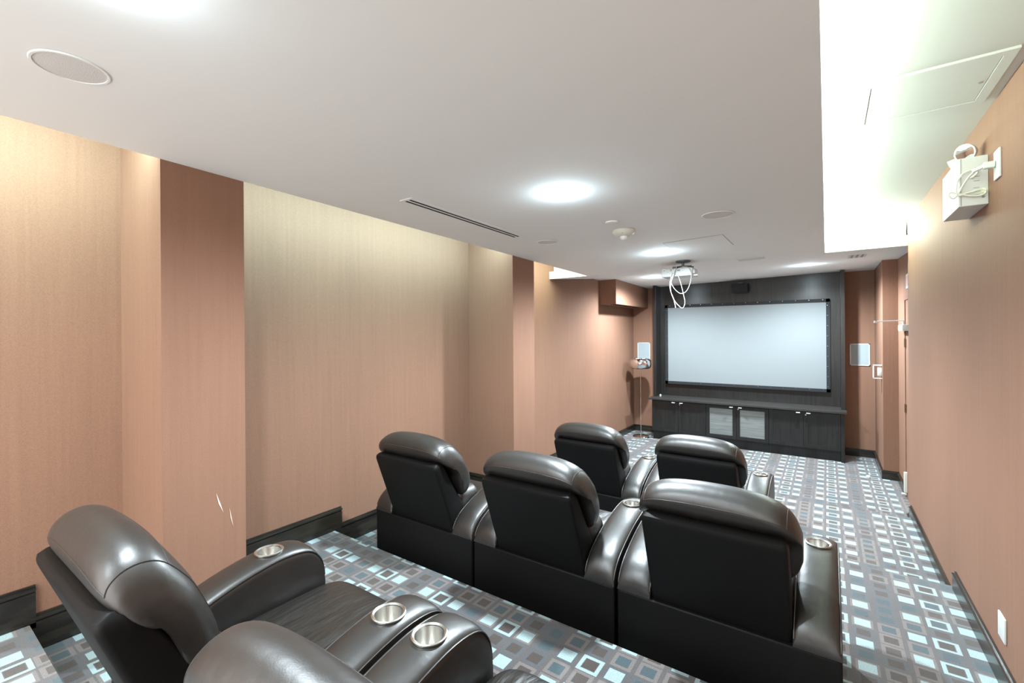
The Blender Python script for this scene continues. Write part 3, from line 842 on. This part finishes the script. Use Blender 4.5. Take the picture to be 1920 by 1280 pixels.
# ------------------------------------------------------------------ projector with its cables
PX, PY = -1.345, 5.28
zt = zc(-1.202, 4.80)
pj = empty('projector', (-1.2625, 4.78, zt), 'white projector hanging upside down from the ceiling by a grey mount', 'projector'); pj.scale = (.93, .93, .93)
bm = bmesh.new(); lathe(bm, [(.078, -.0003), (.078, -.010), (.070, -.016), (.02, -.018)], 32, 'z', .065, .02, 0); lathe(bm, [(.014, -.018), (.014, -.06)], 16, 'z', .065, .02, 0)
for a in (30, 150, 210, 330): tube(bm, [(.065, .02, -.055), (.065 + .11 * math.cos(R(a)), .02 + .09 * math.sin(R(a)), -.068)], .006, 6); 
for a in (30, 150, 210, 330): lathe(bm, [(.005, -.085), (.005, -.06)], 8, 'z', .065 + .11 * math.cos(R(a)), .02 + .09 * math.sin(R(a)), 0)
finish(bm, 'ceiling_mount', M_MOUNT, pj, 40)
bm = bmesh.new()
zb_, zh_ = -.165, -.078
box(bm, -.165, .168, 0, .24, zb_, zh_, .01, 3)
box(bm, -.158, -.128, .004, .03, zh_ - .002, zh_ + .008, .003)
bdy = finish(bm, 'projector_body', M_WHITE, pj, 40)
bm = bmesh.new(); box(bm, .166, .186, .02, .10, zb_ + .02, zh_ - .02, .004); box(bm, .165, .215, .03, .06, zb_ - .004, zb_ + .012, .003); finish(bm, 'tilt_foot', M_WHITE, pj, 40)
bm = bmesh.new(); lathe(bm, [(.042, .22), (.042, .262), (.034, .264), (.03, .25)], 24, 'y', -.07, 0, zb_ + .045); finish(bm, 'lens_barrel', M_DARK, pj, 40)
for (x, z, w_, h_) in ((-.135, -.094, .012, .007), (-.095, -.114, .012, .005), (-.071, -.131, .007, .006), (-.062, -.146, .012, .004), (-.040, -.129, .008, .006), (-.022, -.130, .006, .005), (-.02, -.143, .014, .006), (.028, -.144, .006, .005), (.050, -.143, .010, .004), (.072, -.141, .004, .009), (-.06, -.092, .022, .010), (.022, -.100, .03, .016)):
    bm = bmesh.new(); box(bm, x - w_ / 2, x + w_ / 2, -.0015, .001, z - h_ / 2, z + h_ / 2)
    finish(bm, 'connector_port', M_GREY, bdy, 0)
# cable loops hanging at the back of the projector, in projector coordinates
c1 = [(.012, -.03, -.055), (-.005, -.035, -.10), (-.03, -.04, -.16), (-.06, -.045, -.23), (-.055, -.045, -.32), (-.02, -.045, -.42), (.0, -.045, -.515)]
c2 = [(.105, .0, -.065), (.150, -.02, -.115), (.160, -.03, -.20), (.135, -.035, -.30), (.10, -.04, -.35), (.05, -.04, -.36), (.0, -.04, -.32), (-.04, -.035, -.26), (-.055, -.03, -.19), (-.045, -.02, -.13), (-.07, -.004, -.095)]
c3 = [(-.005, -.004, -.145), (.03, -.03, -.18), (.06, -.04, -.27), (.085, -.045, -.38), (.098, -.045, -.45), (.090, -.045, -.50), (.065, -.045, -.52), (.02, -.045, -.48), (-.02, -.045, -.42), (-.05, -.045, -.33), (-.05, -.04, -.24), (-.02, -.03, -.15), (-.005, -.02, -.09)]
for pts, m_ in ((c1, M_CABLE), (c2, M_CABLE), (c3, M_CABLE)):
    bm = bmesh.new(); tube(bm, catmull(pts, 6), .0034, 7); finish(bm, 'cable', m_, pj, 60)

# ------------------------------------------------------------------ emergency light, plates on the right wall
el = empty('emergency_light', (XR, 3.10, 2.33), 'white emergency light box with two round lamp heads on the right wall', 'emergency light')
bm = bmesh.new(); box(bm, -.100, -.0005, -.168, .180, 0, .225, .003); hs = finish(bm, 'housing', M_WHITE, el, 0)
bm = bmesh.new(); box(bm, -.0925, -.0905, -.1688, -.1675, .003, .222); 
for k, zz in enumerate((.045, .062, .078, .11, .13, .17)): box(bm, -.055 + .002 * k, -.030, -.1688, -.1675, zz, zz + .0025)
lathe(bm, [(.0055, -.1695), (.0055, -.167)], 12, 'y', -.018, 0, .035); lathe(bm, [(.003, -.1695), (.003, -.167)], 8, 'y', -.018, 0, .05)
finish(bm, 'printed_markings', M_GREY, hs, 0)
bm = bmesh.new(); lathe(bm, [(.0045, -.170), (.0045, -.167)], 10, 'y', -.018, 0, .066); finish(bm, 'indicator_light', M_LED, hs, 0)
for (yy, dirv) in ((-.085, Vector((-.55, -.75, -.25))), (.12, Vector((-.75, .35, -.35)))):
    dirv.normalize()
    c0 = Vector((-.055, yy, .272)); rot = dirv.to_track_quat('Z', 'Y').to_matrix().to_4x4()
    bm = bmesh.new(); lathe(bm, [(.012, -.040), (.026, -.032), (.036, -.008), (.040, .014), (.041, .020), (.036, .020)], 28, cap=True)
    bmesh.ops.transform(bm, matrix=Matrix.Translation(c0) @ rot, verts=bm.verts)
    tube(bm, [(-.055, yy, .224), (-.052, yy + .005, .25)], .012, 10)
    hd = finish(bm, 'lamp_head', M_CREAMP, el, 40)
    bm = bmesh.new(); lathe(bm, [(.035, .0205), (.02, .023), (.006, .0245), (.001, .0245)], 24)
    bmesh.ops.transform(bm, matrix=Matrix.Translation(c0) @ rot, verts=bm.verts)
    finish(bm, 'lens', M_CHROME, hd, 40)
op = empty('outlet_plate', (XR, 2.785, 2.465), 'white socket plate on the right wall beside the emergency light', 'socket')
bm = bmesh.new(); box(bm, -.008, -.0005, -.040, .040, -.062, .062, .003); finish(bm, 'plate', M_WHITE, op, 40)
pcord = empty('power_cord', (XR, 2.80, 2.47), 'white plug and looped cord hanging over the emergency light', 'cord')
bm = bmesh.new(); box(bm, -.045, -.009, -.014, .014, -.014, .014, .005); tube(bm, [(-.04, 0, 0), (-.07, .03, -.008)], .009, 8); finish(bm, 'plug', M_WHITE, pcord, 40)
from itertools import chain
cpts = [(-.06, .02, -.005), (-.075, .07, -.02), (-.09, .11, -.05), (-.105, .12, -.085), (-.12, .118, -.10), (-.135, .115, -.085), (-.128, .118, -.07), (-.10, .118, -.083), (-.06, .118, -.098), (-.025, .118, -.10), (-.012, .118, -.085), (-.03, .118, -.075), (-.07, .118, -.082), (-.105, .118, -.09), (-.11, .118, -.06), (-.105, .118, -.02), (-.085, .118, .01), (-.055, .118, .02), (-.04, .118, .005), (-.055, .118, -.012), (-.065, .125, -.012)]
bm = bmesh.new(); tube(bm, catmull(cpts, 5), .0042, 7); finish(bm, 'cord_loops', M_CREAMP, pcord, 60)
ob = empty('outlet_plate', (XR, 2.765, .49), 'white blank plate low on the right wall above the baseboard', 'socket')
bm = bmesh.new(); box(bm, -.008, -.0005, -.045, .045, -.052, .052, .003); finish(bm, 'plate', M_WHITE, ob, 40)
